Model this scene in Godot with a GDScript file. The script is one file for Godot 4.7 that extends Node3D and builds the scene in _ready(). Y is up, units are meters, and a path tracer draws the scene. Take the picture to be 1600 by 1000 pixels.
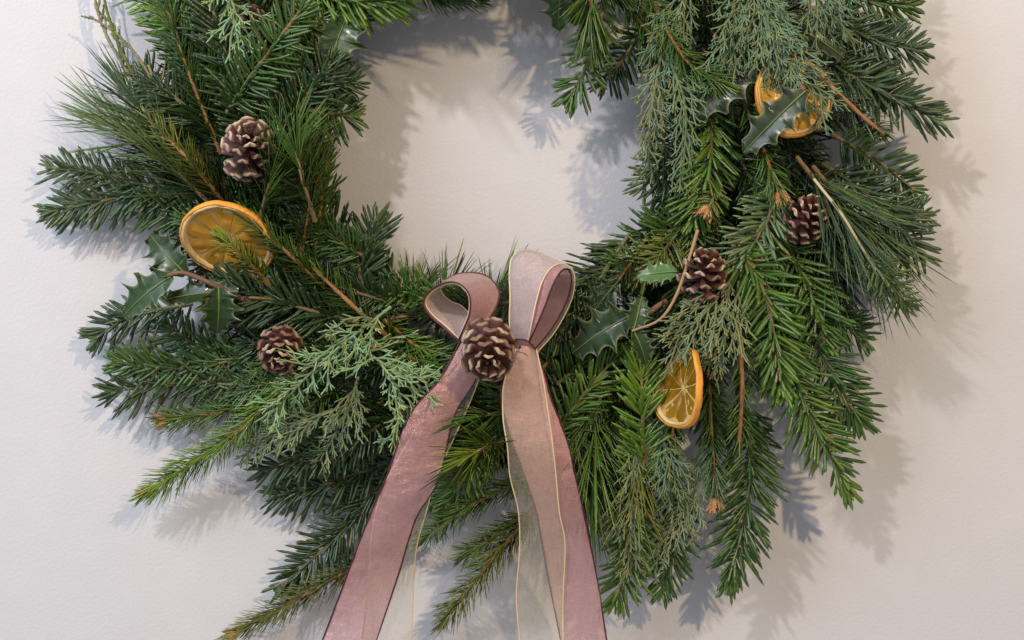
extends Node3D
# A Christmas wreath of mixed evergreens, cones, dried orange slices, holly and a ribbon bow, hung on a pale wall.
# Units: metres. The wall's face is the plane z = 0; half a millimetre on it is one pixel of the 1600 x 1000 photograph.

const EYE := 1.0            # camera's distance from the wall
var rng := RandomNumberGenerator.new()
var wreath: Node3D
var mats := {}
var noise := FastNoiseLite.new()

# ---------------------------------------------------------------- mesh buffer
class Buf:
	var v := PackedVector3Array()
	var n := PackedVector3Array()
	var c := PackedColorArray()
	var u := PackedVector2Array()
	var i := PackedInt32Array()
	func mesh() -> ArrayMesh:
		var a := []
		a.resize(Mesh.ARRAY_MAX)
		a[Mesh.ARRAY_VERTEX] = v
		a[Mesh.ARRAY_NORMAL] = n
		a[Mesh.ARRAY_COLOR] = c
		if u.size() == v.size():
			a[Mesh.ARRAY_TEX_UV] = u
		a[Mesh.ARRAY_INDEX] = i
		var m := ArrayMesh.new()
		m.add_surface_from_arrays(Mesh.PRIMITIVE_TRIANGLES, a)
		return m

func at(px: float, py: float, zmm: float) -> Vector3:
	var z := zmm * 0.001
	var k := 1.0 - z / EYE
	return Vector3((px - 800.0) * 0.0005 * k, (500.0 - py) * 0.0005 * k, z)

func obj(called: String, b: Buf, m: Material, parent: Node3D) -> MeshInstance3D:
	var o := MeshInstance3D.new()
	o.name = called
	o.mesh = b.mesh()
	o.material_override = m
	parent.add_child(o, true)
	return o

func thing(called: String, label: String, category: String, pos: Vector3, group := "") -> Node3D:
	var o := Node3D.new()
	o.name = called
	o.position = pos
	o.set_meta("label", label)
	o.set_meta("category", category)
	if group:
		o.set_meta("group", group)
	add_child(o, true)
	return o

func part_node(called: String, pos: Vector3, parent: Node3D) -> Node3D:
	var o := Node3D.new()
	o.name = called
	o.position = pos
	parent.add_child(o, true)
	return o

# ---------------------------------------------------------------- curves
func spline(pts: Array, count: int) -> PackedVector3Array:
	var out := PackedVector3Array()
	var n := pts.size()
	for k in count:
		var t: float = float(k) / float(count - 1) * float(n - 1)
		var s: int = mini(int(t), n - 2)
		var f: float = t - s
		var p1: Vector3 = pts[s]
		var p2: Vector3 = pts[s + 1]
		var p0: Vector3 = pts[s - 1] if s > 0 else p1 * 2.0 - p2
		var p3: Vector3 = pts[s + 2] if s + 2 < n else p2 * 2.0 - p1
		out.append(p1.cubic_interpolate(p2, p0, p3, f))
	return out

func path_len(p: PackedVector3Array) -> float:
	var l := 0.0
	for k in p.size() - 1:
		l += p[k].distance_to(p[k + 1])
	return l

func along(p: PackedVector3Array, t: float) -> Array:
	var x: float = clampf(t, 0.0, 1.0) * float(p.size() - 1)
	var s: int = mini(int(x), p.size() - 2)
	return [p[s].lerp(p[s + 1], x - s), (p[s + 1] - p[s]).normalized()]

# ---------------------------------------------------------------- pieces of mesh
func needle(b: Buf, p: Vector3, d: Vector3, up: Vector3, L: float, w: float, th: float, bend: Vector3, c0: Color, c1: Color, k: int, blunt: float) -> void:
	var side := d.cross(up).normalized()
	var up2 := side.cross(d).normalized()
	var first := b.v.size()
	var ring_t := [0.0, 0.4, 0.86]
	var ring_w := [0.5, 1.0, lerpf(0.55, 0.92, blunt)]
	for r in 3:
		var t: float = ring_t[r]
		var hw: float = w * 0.5 * ring_w[r]
		var hh: float = th * 0.5 * ring_w[r]
		var q: Vector3 = p + d * (L * t) + bend * (t * t * L)
		var cc := c0.lerp(c1, t)
		b.v.append(q - side * hw)
		b.n.append((-side + up2 * 0.35).normalized())
		b.v.append(q + up2 * hh)
		b.n.append(up2)
		b.v.append(q + side * hw)
		b.n.append((side + up2 * 0.35).normalized())
		b.c.append(cc)
		b.c.append(cc)
		b.c.append(cc)
		if k == 4:
			b.v.append(q - up2 * hh)
			b.n.append(-up2)
			b.c.append(cc)
	b.v.append(p + d * L + bend * L)
	b.n.append((d + up2 * 0.5).normalized())
	b.c.append(c1)
	var tip := b.v.size() - 1
	for r in 2:
		for j in k:
			var a0: int = first + r * k + j
			var a1: int = first + r * k + (j + 1) % k
			b.i.append_array([a0, a0 + k, a1, a1, a0 + k, a1 + k])
	for j in k:
		b.i.append_array([first + 2 * k + j, tip, first + 2 * k + (j + 1) % k])

func tube(b: Buf, p: PackedVector3Array, rad: PackedFloat32Array, col: Array, sides: int, cap := true) -> void:
	# col: one colour for each path point
	var first := b.v.size()
	var up := Vector3(0.31, 0.2, 0.93)
	var n := p.size()
	for k in n:
		var d: Vector3 = (p[mini(k + 1, n - 1)] - p[maxi(k - 1, 0)]).normalized()
		var s := d.cross(up)
		if s.length() < 0.05:
			s = d.cross(Vector3.RIGHT)
		s = s.normalized()
		var t := s.cross(d).normalized()
		up = t
		for j in sides:
			var a := TAU * j / sides
			var o := -s * cos(a) + t * sin(a)
			b.v.append(p[k] + o * rad[k])
			b.n.append(o)
			b.c.append(col[k])
	for k in n - 1:
		for j in sides:
			var a0: int = first + k * sides + j
			var a1: int = first + k * sides + (j + 1) % sides
			b.i.append_array([a0, a0 + sides, a1, a1, a0 + sides, a1 + sides])
	if cap:
		for e in [0, n - 1]:
			var d: Vector3 = (p[1] - p[0]).normalized() * -1.0 if e == 0 else (p[n - 1] - p[n - 2]).normalized()
			b.v.append(p[e] + d * rad[e] * 0.6)
			b.n.append(d)
			b.c.append(col[e])
			var m := b.v.size() - 1
			for j in sides:
				var a0: int = first + e * sides + j
				var a1: int = first + e * sides + (j + 1) % sides
				if e == 0:
					b.i.append_array([a0, a1, m])
				else:
					b.i.append_array([a0, m, a1])

func even_tube(b: Buf, p: PackedVector3Array, r0: float, r1: float, c: Color, sides := 6, rough := 0.0) -> void:
	var rad := PackedFloat32Array()
	var col := []
	for k in p.size():
		rad.append(lerpf(r0, r1, float(k) / (p.size() - 1)) * (1.0 + rng.randf_range(-rough, rough)))
		col.append(c * rng.randf_range(1.0 - rough, 1.0 + rough))
	tube(b, p, rad, col, sides)

func tint(c: Color, lo: float, hi: float) -> Color:
	var k := rng.randf_range(lo, hi)
	var h := rng.randf_range(-0.2, 0.2)
	return Color(c.r * k * (1.0 + h), c.g * k, c.b * k * (1.0 - h))

# ---------------------------------------------------------------- sprigs
const HUE := {
	"fir": Color(0.05, 0.106, 0.02), "dark": Color(0.03, 0.06, 0.018), "mid": Color(0.078, 0.155, 0.022), "bright": Color(0.135, 0.25, 0.028),
	"blue": Color(0.05, 0.09, 0.036), "olive": Color(0.125, 0.155, 0.025), "pale": Color(0.135, 0.195, 0.085), "cyp": Color(0.135, 0.195, 0.1),
	"grey": Color(0.175, 0.215, 0.105), "mint": Color(0.22, 0.32, 0.15), "lime": Color(0.22, 0.31, 0.035), "pine": Color(0.1, 0.165, 0.036), "straw": Color(0.24, 0.22, 0.11),
}

func sprig(kind: String, pts: Array, hue: String, scale_by := 1.0, bud := false, bare := 0.45) -> Node3D:
	var base: Vector3 = pts[0]
	var local := []
	for q in pts:
		local.append(q - base)
	var sp := spline(local, 28)
	var L := path_len(sp)
	var name_of := {"fir": "fir_sprig", "spruce": "spruce_sprig", "pine": "pine_sprig", "cyp": "cypress_spray", "whip": "thuja_string"}
	var root := part_node(name_of[kind], base - wreath.position, wreath)
	var nb := Buf.new()
	var hc: Color = HUE[hue]
	if kind == "cyp" or kind == "whip":
		spray(nb, sp, L, hc, scale_by, kind == "whip")
		obj("foliage", nb, mats.scale_leaf, root).set_meta("kind", "stuff")
		return root
	var roll := rng.randf_range(-0.35, 0.35)
	var bark := Color(0.2, 0.15, 0.075)
	if kind == "fir":
		var step := rng.randf_range(0.0026, 0.0038)
		var open := rng.randf_range(0.86, 1.12)
		var patch := rng.randf_range(0.0, 50.0)
		var count := int(L / step)
		for k in count:
			var t: float = (k + rng.randf()) / count
			if t < 0.06:
				continue
			var f := along(sp, t)
			var T: Vector3 = f[1]
			var up := (Vector3(0, 0, 1) - T * T.z).normalized().rotated(T, roll)
			var B := T.cross(up).normalized()
			for s in [-1.0, 1.0]:
				for lay in 3:
					if (lay == 2 and rng.randf() < 0.55) or (lay == 1 and rng.randf() < 0.2) or noise.get_noise_2d(t * 900.0 + patch * 40.0, s * 300.0 + lay * 90.0) > 0.36:
						continue
					var phi: float = [rng.randf_range(-0.22, 0.15), rng.randf_range(0.2, 0.62), rng.randf_range(0.75, 1.35)][lay]
					var spread: float = lerpf([1.15, 1.0, 0.62][lay] * open, 0.42, smoothstep(0.7, 1.0, t)) + rng.randf_range(-0.2, 0.2)
					var ln: float = [0.0255, 0.022, 0.014][lay] * scale_by * lerpf(1.0, 0.6, smoothstep(0.78, 1.0, t)) * rng.randf_range(0.68, 1.1) * lerpf(0.75, 1.0, smoothstep(0.0, 0.2, t))
					var out: Vector3 = B * (s * cos(phi)) + up * sin(phi)
					var d: Vector3 = (T * cos(spread) + out * sin(spread)).normalized()
					d = (d + Vector3(rng.randfn(), rng.randfn(), rng.randfn()) * 0.07).normalized()
					var c := tint(hc, 0.75, 1.25)
					c = c.lerp(Color(c.r * 1.9, c.g * 1.75, c.b * 1.35), 0.6 * smoothstep(0.82, 1.0, t))
					if rng.randf() < 0.009:
						c = Color(0.2, 0.13, 0.05)
					needle(nb, f[0], d, (up + out * 0.3).normalized(), ln, 0.00235 * lerpf(1.0, scale_by, 0.5) * rng.randf_range(0.8, 1.1), 0.001, T * rng.randf_range(0.05, 0.22), c * 0.9, c, 4, 1.0)
	elif kind == "spruce":
		bark = Color(0.29, 0.145, 0.055)
		var count := int(L / 0.00034)
		for k in count:
			var t: float = (k + rng.randf()) / count
			if t < 0.05:
				continue
			var f := along(sp, t)
			var T: Vector3 = f[1]
			var up := (Vector3(0, 0, 1) - T * T.z).normalized()
			var B := T.cross(up).normalized()
			var phi := rng.randf_range(-PI, PI)
			if sin(phi) > (0.7 if bare < 0.5 else 0.3) and rng.randf() < bare:
				continue       # the twig shows along the top
			var out := B * cos(phi) + up * sin(phi)
			var spread := lerpf(rng.randf_range(0.62, 1.02), 0.3, smoothstep(0.8, 1.0, t))
			var d := (T * cos(spread) + out * sin(spread)).normalized()
			d = (d + Vector3(rng.randfn(), rng.randfn(), rng.randfn()) * 0.05).normalized()
			var ln := 0.0165 * scale_by * rng.randf_range(0.75, 1.1) * lerpf(1.0, 0.66, smoothstep(0.85, 1.0, t))
			var c := tint(hc, 0.72, 1.3)
			c = c.lerp(Color(c.r * 2.0, c.g * 1.7, c.b * 1.2), 0.55 * smoothstep(0.75, 1.0, t))
			needle(nb, f[0], d, out, ln, 0.00125, 0.0011, T * rng.randf_range(0.08, 0.3), c * 0.9, c, 3, 0.2)
	elif kind == "pine":
		bark = Color(0.3, 0.2, 0.1)
		var count := int(L / 0.00095)
		for k in count:
			var t: float = lerpf(0.12, 1.0, (k + rng.randf()) / count)
			var f := along(sp, t)
			var T: Vector3 = f[1]
			var up := (Vector3(0, 0, 1) - T * T.z).normalized()
			var B := T.cross(up).normalized()
			var phi := rng.randf_range(-PI, PI)
			var out := B * cos(phi) + up * sin(phi)
			var spread := lerpf(rng.randf_range(0.45, 0.85), rng.randf_range(0.15, 0.5), smoothstep(0.6, 1.0, t))
			for pair in 2:
				var d := (T * cos(spread) + out * sin(spread)).normalized()
				d = (d + Vector3(rng.randfn(), rng.randfn(), rng.randfn()) * 0.07).normalized()
				var ln := 0.052 * scale_by * rng.randf_range(0.7, 1.1)
				var c := tint(hc, 0.7, 1.35)
				needle(nb, f[0], d, out, ln, 0.00125, 0.0009, out * rng.randf_range(-0.1, 0.12) + Vector3(0, -0.05, 0) + T * rng.randf_range(0.0, 0.15), c, c * 1.1, 3, 0.1)
	obj("needles", nb, mats.needle, root).set_meta("kind", "stuff")
	var tb := Buf.new()
	var r0 := (0.0017 if bare < 0.5 else 0.0021) if kind != "fir" else 0.0017
	even_tube(tb, sp, r0, r0 * 0.55, bark, 7, 0.2)
	for k in int(L / 0.0025):   # leaf cushions on the bark
		var f := along(sp, rng.randf())
		var o := Vector3(rng.randfn(), rng.randfn(), rng.randfn()).normalized()
		needle(tb, f[0], (f[1] * 0.8 + o).normalized(), o, 0.0032, 0.0011, 0.001, Vector3.ZERO, bark * 0.8, bark * 1.2, 3, 0.5)
	obj("twig", tb, mats.bark, root)
	if bud:
		var bb := Buf.new()
		var tip: Vector3 = sp[27]
		var T: Vector3 = (sp[27] - sp[25]).normalized()
		for k in 5:
			var o := Vector3(rng.randfn(), rng.randfn(), rng.randfn()).normalized()
			o = (o - T * o.dot(T)).normalized()
			var d := T if k == 0 else (T + o * 0.55).normalized()
			bud_shape(bb, tip - T * 0.003 + (Vector3.ZERO if k == 0 else o * 0.0015), d, rng.randf_range(0.009, 0.0125), rng.randf_range(0.0019, 0.0026))
		obj("bud", bb, mats.bark, root)
	return root

func bud_shape(b: Buf, p: Vector3, d: Vector3, L: float, r: float) -> void:
	var path := PackedVector3Array()
	var rad := PackedFloat32Array()
	var col := []
	var prof := [0.5, 0.9, 1.0, 0.92, 0.66, 0.3, 0.05]
	for k in 7:
		path.append(p + d * (L * k / 6.0))
		rad.append(r * prof[k] * (1.0 + 0.12 * (k % 2)))
		col.append(Color(0.42, 0.2, 0.09) * rng.randf_range(0.7, 1.25))
	tube(b, path, rad, col, 7)
	for k in 10:    # papery scales standing off
		var o := Vector3(rng.randfn(), rng.randfn(), rng.randfn()).normalized()
		o = (o - d * o.dot(d)).normalized()
		needle(b, p + d * (L * rng.randf_range(0.05, 0.6)) + o * r * 0.6, (d + o * 0.35).normalized(), o, L * 0.38, r * 0.8, r * 0.25, Vector3.ZERO, Color(0.33, 0.15, 0.06), Color(0.52, 0.28, 0.13), 3, 0.4)

func thread(b: Buf, p: Vector3, d: Vector3, L: float, r: float, bend: Vector3, c: Color, segs: int, sides: int) -> PackedVector3Array:
	# a scale-leaved shoot: a thin cord whose girth swells and shrinks from scale to scale
	var path := PackedVector3Array()
	var rad := PackedFloat32Array()
	var col := []
	for k in segs + 1:
		var t := float(k) / segs
		path.append(p + d * (L * t) + bend * (L * t * t))
		rad.append(r * (1.0 - 0.45 * t) * (1.22 if k % 2 == 0 else 0.82))
		col.append(c * (0.85 + 0.35 * t))
	tube(b, path, rad, col, sides)
	return path

func spray(b: Buf, sp: PackedVector3Array, L: float, hc: Color, k: float, whip: bool) -> void:
	var rad := PackedFloat32Array()
	var col := []
	var fine := PackedVector3Array()
	var n := int(L / 0.003)
	for j in n + 1:
		var f := along(sp, float(j) / n)
		fine.append(f[0])
		rad.append((0.0016 if whip else 0.0013) * (1.0 - 0.5 * j / n) * (1.2 if j % 2 == 0 else 0.85))
		col.append(hc * rng.randf_range(0.7, 1.05))
	tube(b, fine, rad, col, 6)
	var roll := rng.randf_range(-0.3, 0.3)
	if whip:
		for j in int(L / 0.012):
			var f := along(sp, rng.randf())
			var o := Vector3(rng.randfn(), rng.randfn(), rng.randfn() * 0.3).normalized()
			var c := tint(hc, 0.7, 1.2)
			var d: Vector3 = (f[1] + o * 0.7).normalized()
			thread(b, f[0], d, rng.randf_range(0.006, 0.02), 0.0012, -o * 0.3, c, 6, 5)
		return
	var count := int(L / 0.0046)
	for j in count:
		var t: float = lerpf(0.08, 1.0, (j + 0.5) / count)
		var f := along(sp, t)
		var T: Vector3 = f[1]
		var up := (Vector3(0, 0, 1) - T * T.z).normalized().rotated(T, roll)
		var B := T.cross(up).normalized()
		var s := -1.0 if j % 2 == 0 else 1.0
		var fluff := 1.0 if hc == HUE.mint else 0.0
		var len1 := lerpf(0.044, 0.036, fluff) * k * (1.0 - 0.6 * t) * rng.randf_range(0.6, 1.15) + 0.006
		var ang := rng.randf_range(0.38, 0.66) + fluff * rng.randf_range(0.0, 0.45)
		var d1 := (T * cos(ang) + B * (s * sin(ang)) + up * (rng.randf_range(-0.15, 0.3) + fluff * rng.randf_range(-0.6, 0.9))).normalized()
		var c := tint(hc, 0.78, 1.2)
		var bend1 := T * rng.randf_range(0.0, 0.4) + up * rng.randf_range(-0.25, 0.05) + Vector3(rng.randfn(), rng.randfn(), rng.randfn()) * 0.28 * fluff
		var p1 := thread(b, f[0], d1, len1, 0.00095, bend1, c, maxi(4, int(len1 / 0.003)), 5)
		var m := int(len1 / 0.0046)
		for q in m:
			var t2: float = (q + 0.6) / m
			var f2 := along(p1, t2)
			var T2: Vector3 = f2[1]
			var up2 := (up - T2 * up.dot(T2)).normalized()
			var B2 := T2.cross(up2).normalized()
			var s2 := -1.0 if q % 2 == 0 else 1.0
			var len2 := (0.0115 * (1.0 - 0.6 * t2) * rng.randf_range(0.6, 1.2) + 0.003) * lerpf(1.0, k, 0.4)
			var a2 := rng.randf_range(0.4, 0.7)
			var d2 := (T2 * cos(a2) + B2 * (s2 * sin(a2)) + up2 * rng.randf_range(-0.2, 0.4)).normalized()
			var c2 := tint(hc, 0.85, 1.3)
			thread(b, f2[0], d2, len2, 0.00078, T2 * 0.2, c2, 5, 4)
			if len2 > 0.008:
				for z in 2:
					var zs := -1.0 if z == 0 else 1.0
					var d3 := (d2 + B2 * zs * 0.6 + up2 * rng.randf_range(-0.1, 0.3)).normalized()
					thread(b, f2[0] + d2 * len2 * rng.randf_range(0.35, 0.7), d3, len2 * 0.45, 0.00068, Vector3.ZERO, c2 * 1.1, 4, 4)

# ---------------------------------------------------------------- pine cones
var scale_meshes := []
func make_scales() -> void:
	for variant in 4:
		var b := Buf.new()
		# along +y from the axis outward, widening to a thick, rounded, paler end (z is the side that faces the cone's tip)
		var rows := [[0.0, 0.1, 0.05], [0.4, 0.18, 0.035], [0.7, 0.25, 0.04], [0.88, 0.29, 0.075], [0.96, 0.25, 0.09], [0.995, 0.15, 0.06]]
		var dark := Color(0.062, 0.018, 0.012)
		var tan := [Color(0.4, 0.27, 0.19), Color(0.3, 0.18, 0.12), Color(0.52, 0.39, 0.26), Color(0.24, 0.13, 0.085)][variant] as Color
		var sides := 8
		for r in rows.size():
			var w: float = rows[r][1] * (1.0 + 0.06 * (variant - 1.5))
			var h: float = rows[r][2]
			var y: float = rows[r][0]
			for j in sides:
				var a := TAU * j / sides
				var o := Vector3(cos(a), 0, sin(a))
				var wob := 1.0 + 0.07 * sin(j * 2.3 + variant * 1.7 + r)
				b.v.append(Vector3(o.x * w * wob, y, o.z * h * wob + 0.22 * y * y - 0.1 * absf(o.x) * y))
				b.n.append(Vector3(o.x * h, 0.12 + 0.25 * maxf(0.0, y - 0.7), o.z * w).normalized())
				var k := smoothstep(0.86, 0.95, y)
				b.c.append(dark.lerp(tan * (1.0 + 0.2 * sin(j * 1.9 + r)), k))
		var last := (rows.size() - 1) * sides
		b.v.append(Vector3(0, 1.0, 0.25))
		b.n.append(Vector3(0, 1, 0.1).normalized())
		b.c.append(tan * 0.55)
		var tip := b.v.size() - 1
		for r in rows.size() - 1:
			for j in sides:
				var a0 := r * sides + j
				var a1 := r * sides + (j + 1) % sides
				# outward seen clockwise
				b.i.append_array([a0, a1, a0 + sides, a1, a1 + sides, a0 + sides])
		for j in sides:
			b.i.append_array([last + j, last + (j + 1) % sides, tip])
		scale_meshes.append(b.mesh())

func cone(label: String, pos: Vector3, axis: Vector3, radius: float, length: float, pale: bool, open: float) -> void:
	var root := thing("pine_cone", label, "pine cone", pos, "small pine cones wired into the wreath")
	var up := axis.normalized()
	var x := up.cross(Vector3(0.3, 0.1, 1)).normalized()
	root.basis = Basis(x, up, x.cross(up))
	var cb := Buf.new()
	var path := PackedVector3Array()
	var rad := PackedFloat32Array()
	var col := []
	for k in 9:
		var t := k / 8.0
		path.append(Vector3(0, (t - 0.5) * length * 0.9, 0))
		rad.append(radius * 0.3 * sqrt(maxf(0.02, 1.0 - pow(absf(t * 2.0 - 0.85) / 1.2, 2.0))))
		col.append(Color(0.04, 0.015, 0.009))
	tube(cb, path, rad, col, 10)
	obj("core", cb, mats.cone, root)
	var count := 50
	for k in count:
		var t: float = (k + 0.5) / count
		var a := k * 2.39996 + rng.randf_range(-0.06, 0.06)
		var prof := sqrt(maxf(0.0, 1.0 - pow((t - 0.36) / (0.42 if t < 0.36 else 0.72), 2.0)))
		var el := lerpf(-0.45 * open, 1.25 - 0.35 * open, pow(t, 1.2)) + rng.randf_range(-0.07, 0.07)
		if rng.randf() < 0.04:
			continue       # scales near the stalk fold back, those at the tip close up
		var out := Vector3(cos(a), 0, sin(a))
		var d := (out * cos(el) + Vector3(0, sin(el), 0)).normalized()
		var s := radius * lerpf(0.42, 1.0, prof) * rng.randf_range(0.9, 1.06) * (1.0 if t < 0.85 else 0.8)
		var side := Vector3(-sin(a), 0, cos(a))
		var o := MeshInstance3D.new()
		o.name = "scale"
		o.mesh = scale_meshes[(rng.randi() % 4) if not pale else [0, 2, 2, 0][rng.randi() % 4]]
		o.material_override = mats.cone
		var zdir := side.cross(d).normalized()
		if zdir.y < 0:
			zdir = -zdir
			side = -side
		o.transform = Transform3D(Basis(d.cross(zdir).rotated(d, rng.randf_range(-0.1, 0.1)).normalized() * s * 0.92, d * s, zdir * s), Vector3(0, (t - 0.5) * length * 0.82 - 0.1 * length * cos(el) , 0))
		root.add_child(o, true)

# ---------------------------------------------------------------- dried orange slices
func orange_slice(label: String, pos: Vector3, normal: Vector3, R: float, spin: float, curl: float, tone_by: float) -> void:
	var root := thing("orange_slice", label, "orange slice", pos, "dried orange slices wired into the wreath")
	var z := normal.normalized()
	var x := Vector3.UP.cross(z).normalized()
	root.basis = Basis(x, z.cross(x), z).rotated(z, spin)
	var T := 0.0025
	var warp := func(p: Vector3) -> Vector3:
		var q := p
		q.z += curl * (p.x * p.x - p.y * p.y * 0.3) / (R * R) + 0.003 * noise.get_noise_2d(p.x * 2000.0 + pos.x * 9000.0, p.y * 2000.0)
		return q
	# rind: a band with a rounded, pitted outer side
	var section := [[0.945, -1.0], [0.98, -1.0], [1.0, -0.55], [1.006, 0.0], [1.0, 0.55], [0.975, 1.05], [0.95, 1.0]]
	var rind_c := Color(0.8, 0.34, 0.04)
	ring_mesh("rind", root, section, R, T, warp, rind_c, 0.5, mats.rind, 96)
	ring_mesh("pith", root, [[0.855, 0.3], [0.87, 0.7], [0.9, 0.97], [0.952, 1.01], [0.945, -1.0], [0.9, -0.98], [0.855, -0.3]], R, T, warp, Color(0.78, 0.58, 0.27), 0.35, mats.pith, 72)
	# membrane: the thin sheet that the segments sit in
	var mb := Buf.new()
	mb.v.append(warp.call(Vector3(0, 0, 0)))
	mb.n.append(Vector3(0, 0, 1))
	mb.c.append(Color(0.72, 0.5, 0.2))
	for r in 4:
		for j in 48:
			var a := TAU * j / 48
			mb.v.append(warp.call(Vector3(cos(a), sin(a), 0) * R * 0.87 * (r + 1) / 4.0))
			mb.n.append(Vector3(0, 0, 1))
			mb.c.append(Color(0.7, 0.45, 0.15))
	for j in 48:
		mb.i.append_array([0, 1 + (j + 1) % 48, 1 + j])
		for r in 3:
			var a0 := 1 + r * 48 + j
			var a1 := 1 + r * 48 + (j + 1) % 48
			mb.i.append_array([a0, a1, a0 + 48, a1, a1 + 48, a0 + 48])
	obj("membrane", mb, mats.pith, root)
	var segs := 10
	for s in segs:
		var a0 := TAU * s / segs + rng.randf_range(-0.04, 0.04)
		var half := PI / segs - 0.014
		for face in [1.0, -1.0]:
			var b := Buf.new()
			var tone := Color(0.7, 0.36, 0.028).lerp(Color(0.52, 0.26, 0.018), rng.randf()) * tone_by
			var nr := 7
			var na := 6
			for r in nr + 1:
				var t := float(r) / nr
				var rr := R * lerpf(0.05, 0.858, t)
				for j in na + 1:
					var f := float(j) / na * 2.0 - 1.0
					var pinch := sqrt(maxf(0.0, 1.0 - pow(absf(t - 0.52) / 0.485, 6.0)))
					var hw: float = half * pinch * (1.0 - 0.35 / (1.0 + 6.0 * t))
					var a := a0 + f * hw
					var edge: float = (1.0 - f * f) * pinch
					var dry := 0.0011 * noise.get_noise_3d(cos(a) * rr * 5200.0, sin(a) * rr * 5200.0, s * 11.0)
					var q := Vector3(cos(a) * rr, sin(a) * rr, face * (T * 0.08 + (T * 0.2 + dry * 1.5) * pow(clampf(edge, 0.0, 1.0), 0.4)))
					b.v.append(warp.call(q))
					b.c.append(tone * (0.8 + 0.45 * absf(noise.get_noise_2d(a * 420.0, rr * 3000.0)) + 0.15 * t))
			for r in nr:
				for j in na:
					var p := r * (na + 1) + j
					if face > 0:
						b.i.append_array([p, p + 1, p + na + 1, p + 1, p + na + 2, p + na + 1])
					else:
						b.i.append_array([p, p + na + 1, p + 1, p + 1, p + na + 1, p + na + 2])
			smooth_normals(b)
			obj("segment", b, mats.flesh, root)

func smooth_normals(b: Buf) -> void:
	b.n.resize(b.v.size())
	b.n.fill(Vector3.ZERO)
	for k in range(0, b.i.size(), 3):
		var p := b.v[b.i[k]]
		var nn := (b.v[b.i[k + 2]] - p).cross(b.v[b.i[k + 1]] - p)
		for j in 3:
			b.n[b.i[k + j]] += nn
	for k in b.n.size():
		b.n[k] = b.n[k].normalized() if b.n[k].length() > 1e-20 else Vector3(0, 0, 1)

func ring_mesh(called: String, root: Node3D, section: Array, R: float, T: float, warp: Callable, c: Color, vary: float, m: Material, n: int) -> void:
	var b := Buf.new()
	var k := section.size()
	for j in n:
		var a := TAU * j / n
		for q in k:
			var rr: float = section[q][0] * R * (1.0 + 0.035 * noise.get_noise_2d(cos(a) * 90.0 + R * 90000.0, sin(a) * 90.0) + 0.008 * noise.get_noise_2d(a * 300.0, q * 30.0))
			b.v.append(warp.call(Vector3(cos(a) * rr, sin(a) * rr, section[q][1] * T)))
			b.c.append(c * (1.0 + vary * noise.get_noise_2d(a * 90.0, q * 40.0 + 7.0)))
	for j in n:
		for q in k:
			var a0 := j * k + q
			var a1 := j * k + (q + 1) % k
			var b0 := (j + 1) % n * k + q
			var b1 := (j + 1) % n * k + (q + 1) % k
			b.i.append_array([a0, b0, a1, a1, b0, b1] if called == "rind" else [a0, b0, a1, a1, b0, b1])
	smooth_normals(b)
	obj(called, b, m, root)

# ---------------------------------------------------------------- holly
func holly_leaf(root: Node3D, base: Vector3, tip: Vector3, width: float, face: Vector3, hue: Color, fold: float, droop: float) -> void:
	var o: Vector3 = base - root.position
	var ax := tip - base
	var L := ax.length()
	var d := ax / L
	var up := (face - d * face.dot(d)).normalized()
	var side := d.cross(up).normalized()
	var b := Buf.new()
	var nu := 56
	var nv := 10
	var spines := 4.0
	var mid := PackedVector3Array()
	for r in nu + 1:
		var t := float(r) / nu
		var env := pow(sin(PI * clampf(0.04 + 0.93 * t, 0.0, 1.0)), 0.6) * (1.0 - 0.25 * t)
		var ph := t * spines + 0.35
		var fr: float = absf(fposmod(ph, 1.0) - 0.5) * 2.0      # 1 at a spine, 0 midway
		var cut := 0.56 + 0.44 * pow(fr, 2.4)
		var w := width * 0.5 * env * cut
		if t > 0.9:
			w = width * 0.5 * env * lerpf(cut, 0.4, (t - 0.9) / 0.1)
		if r == nu:
			w = 0.0002
		var lift := pow(fr, 3.0) * (1.0 if int(ph) % 2 == 0 else -0.5)
		var arch := -droop * (t - 0.3) * (t - 0.3) * L
		for j in nv + 1:
			var f := float(j) / nv * 2.0 - 1.0
			var y := absf(f)
			var q: Vector3 = o + d * (L * t + 0.1 * w * (fr - 0.5) * y * y) + side * (f * w) + up * (arch + fold * y * w + lift * y * y * y * width * 0.16 + 0.0006 * noise.get_noise_2d(f * 60.0, t * 90.0 + base.x * 9000.0))
			b.v.append(q)
			var edge := smoothstep(0.82, 1.0, y)
			var vein: float = 1.0 - 0.5 * smoothstep(0.0, 0.16, absf(fposmod(t * 7.0 + y * 1.1, 1.0) - 0.5))
			var c := hue * (0.92 + 0.22 * vein)
			b.c.append(c.lerp(Color(0.38, 0.4, 0.2), edge * 0.4))
		mid.append(o + d * (L * t) + up * (arch + 0.00045))
	for r in nu:
		for j in nv:
			var p := r * (nv + 1) + j
			b.i.append_array([p, p + nv + 1, p + 1, p + 1, p + nv + 1, p + nv + 2])
	smooth_normals(b)
	if b.n[nv / 2 + 20 * (nv + 1)].dot(up) < 0:
		for k in range(0, b.i.size(), 3):
			var x := b.i[k + 1]
			b.i[k + 1] = b.i[k + 2]
			b.i[k + 2] = x
		smooth_normals(b)
	var leaf := obj("leaf", b, mats.holly, root)
	var mb := Buf.new()
	even_tube(mb, mid, 0.0007, 0.00025, Color(0.17, 0.23, 0.07), 5)
	obj("midrib", mb, mats.bark, leaf)

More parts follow.
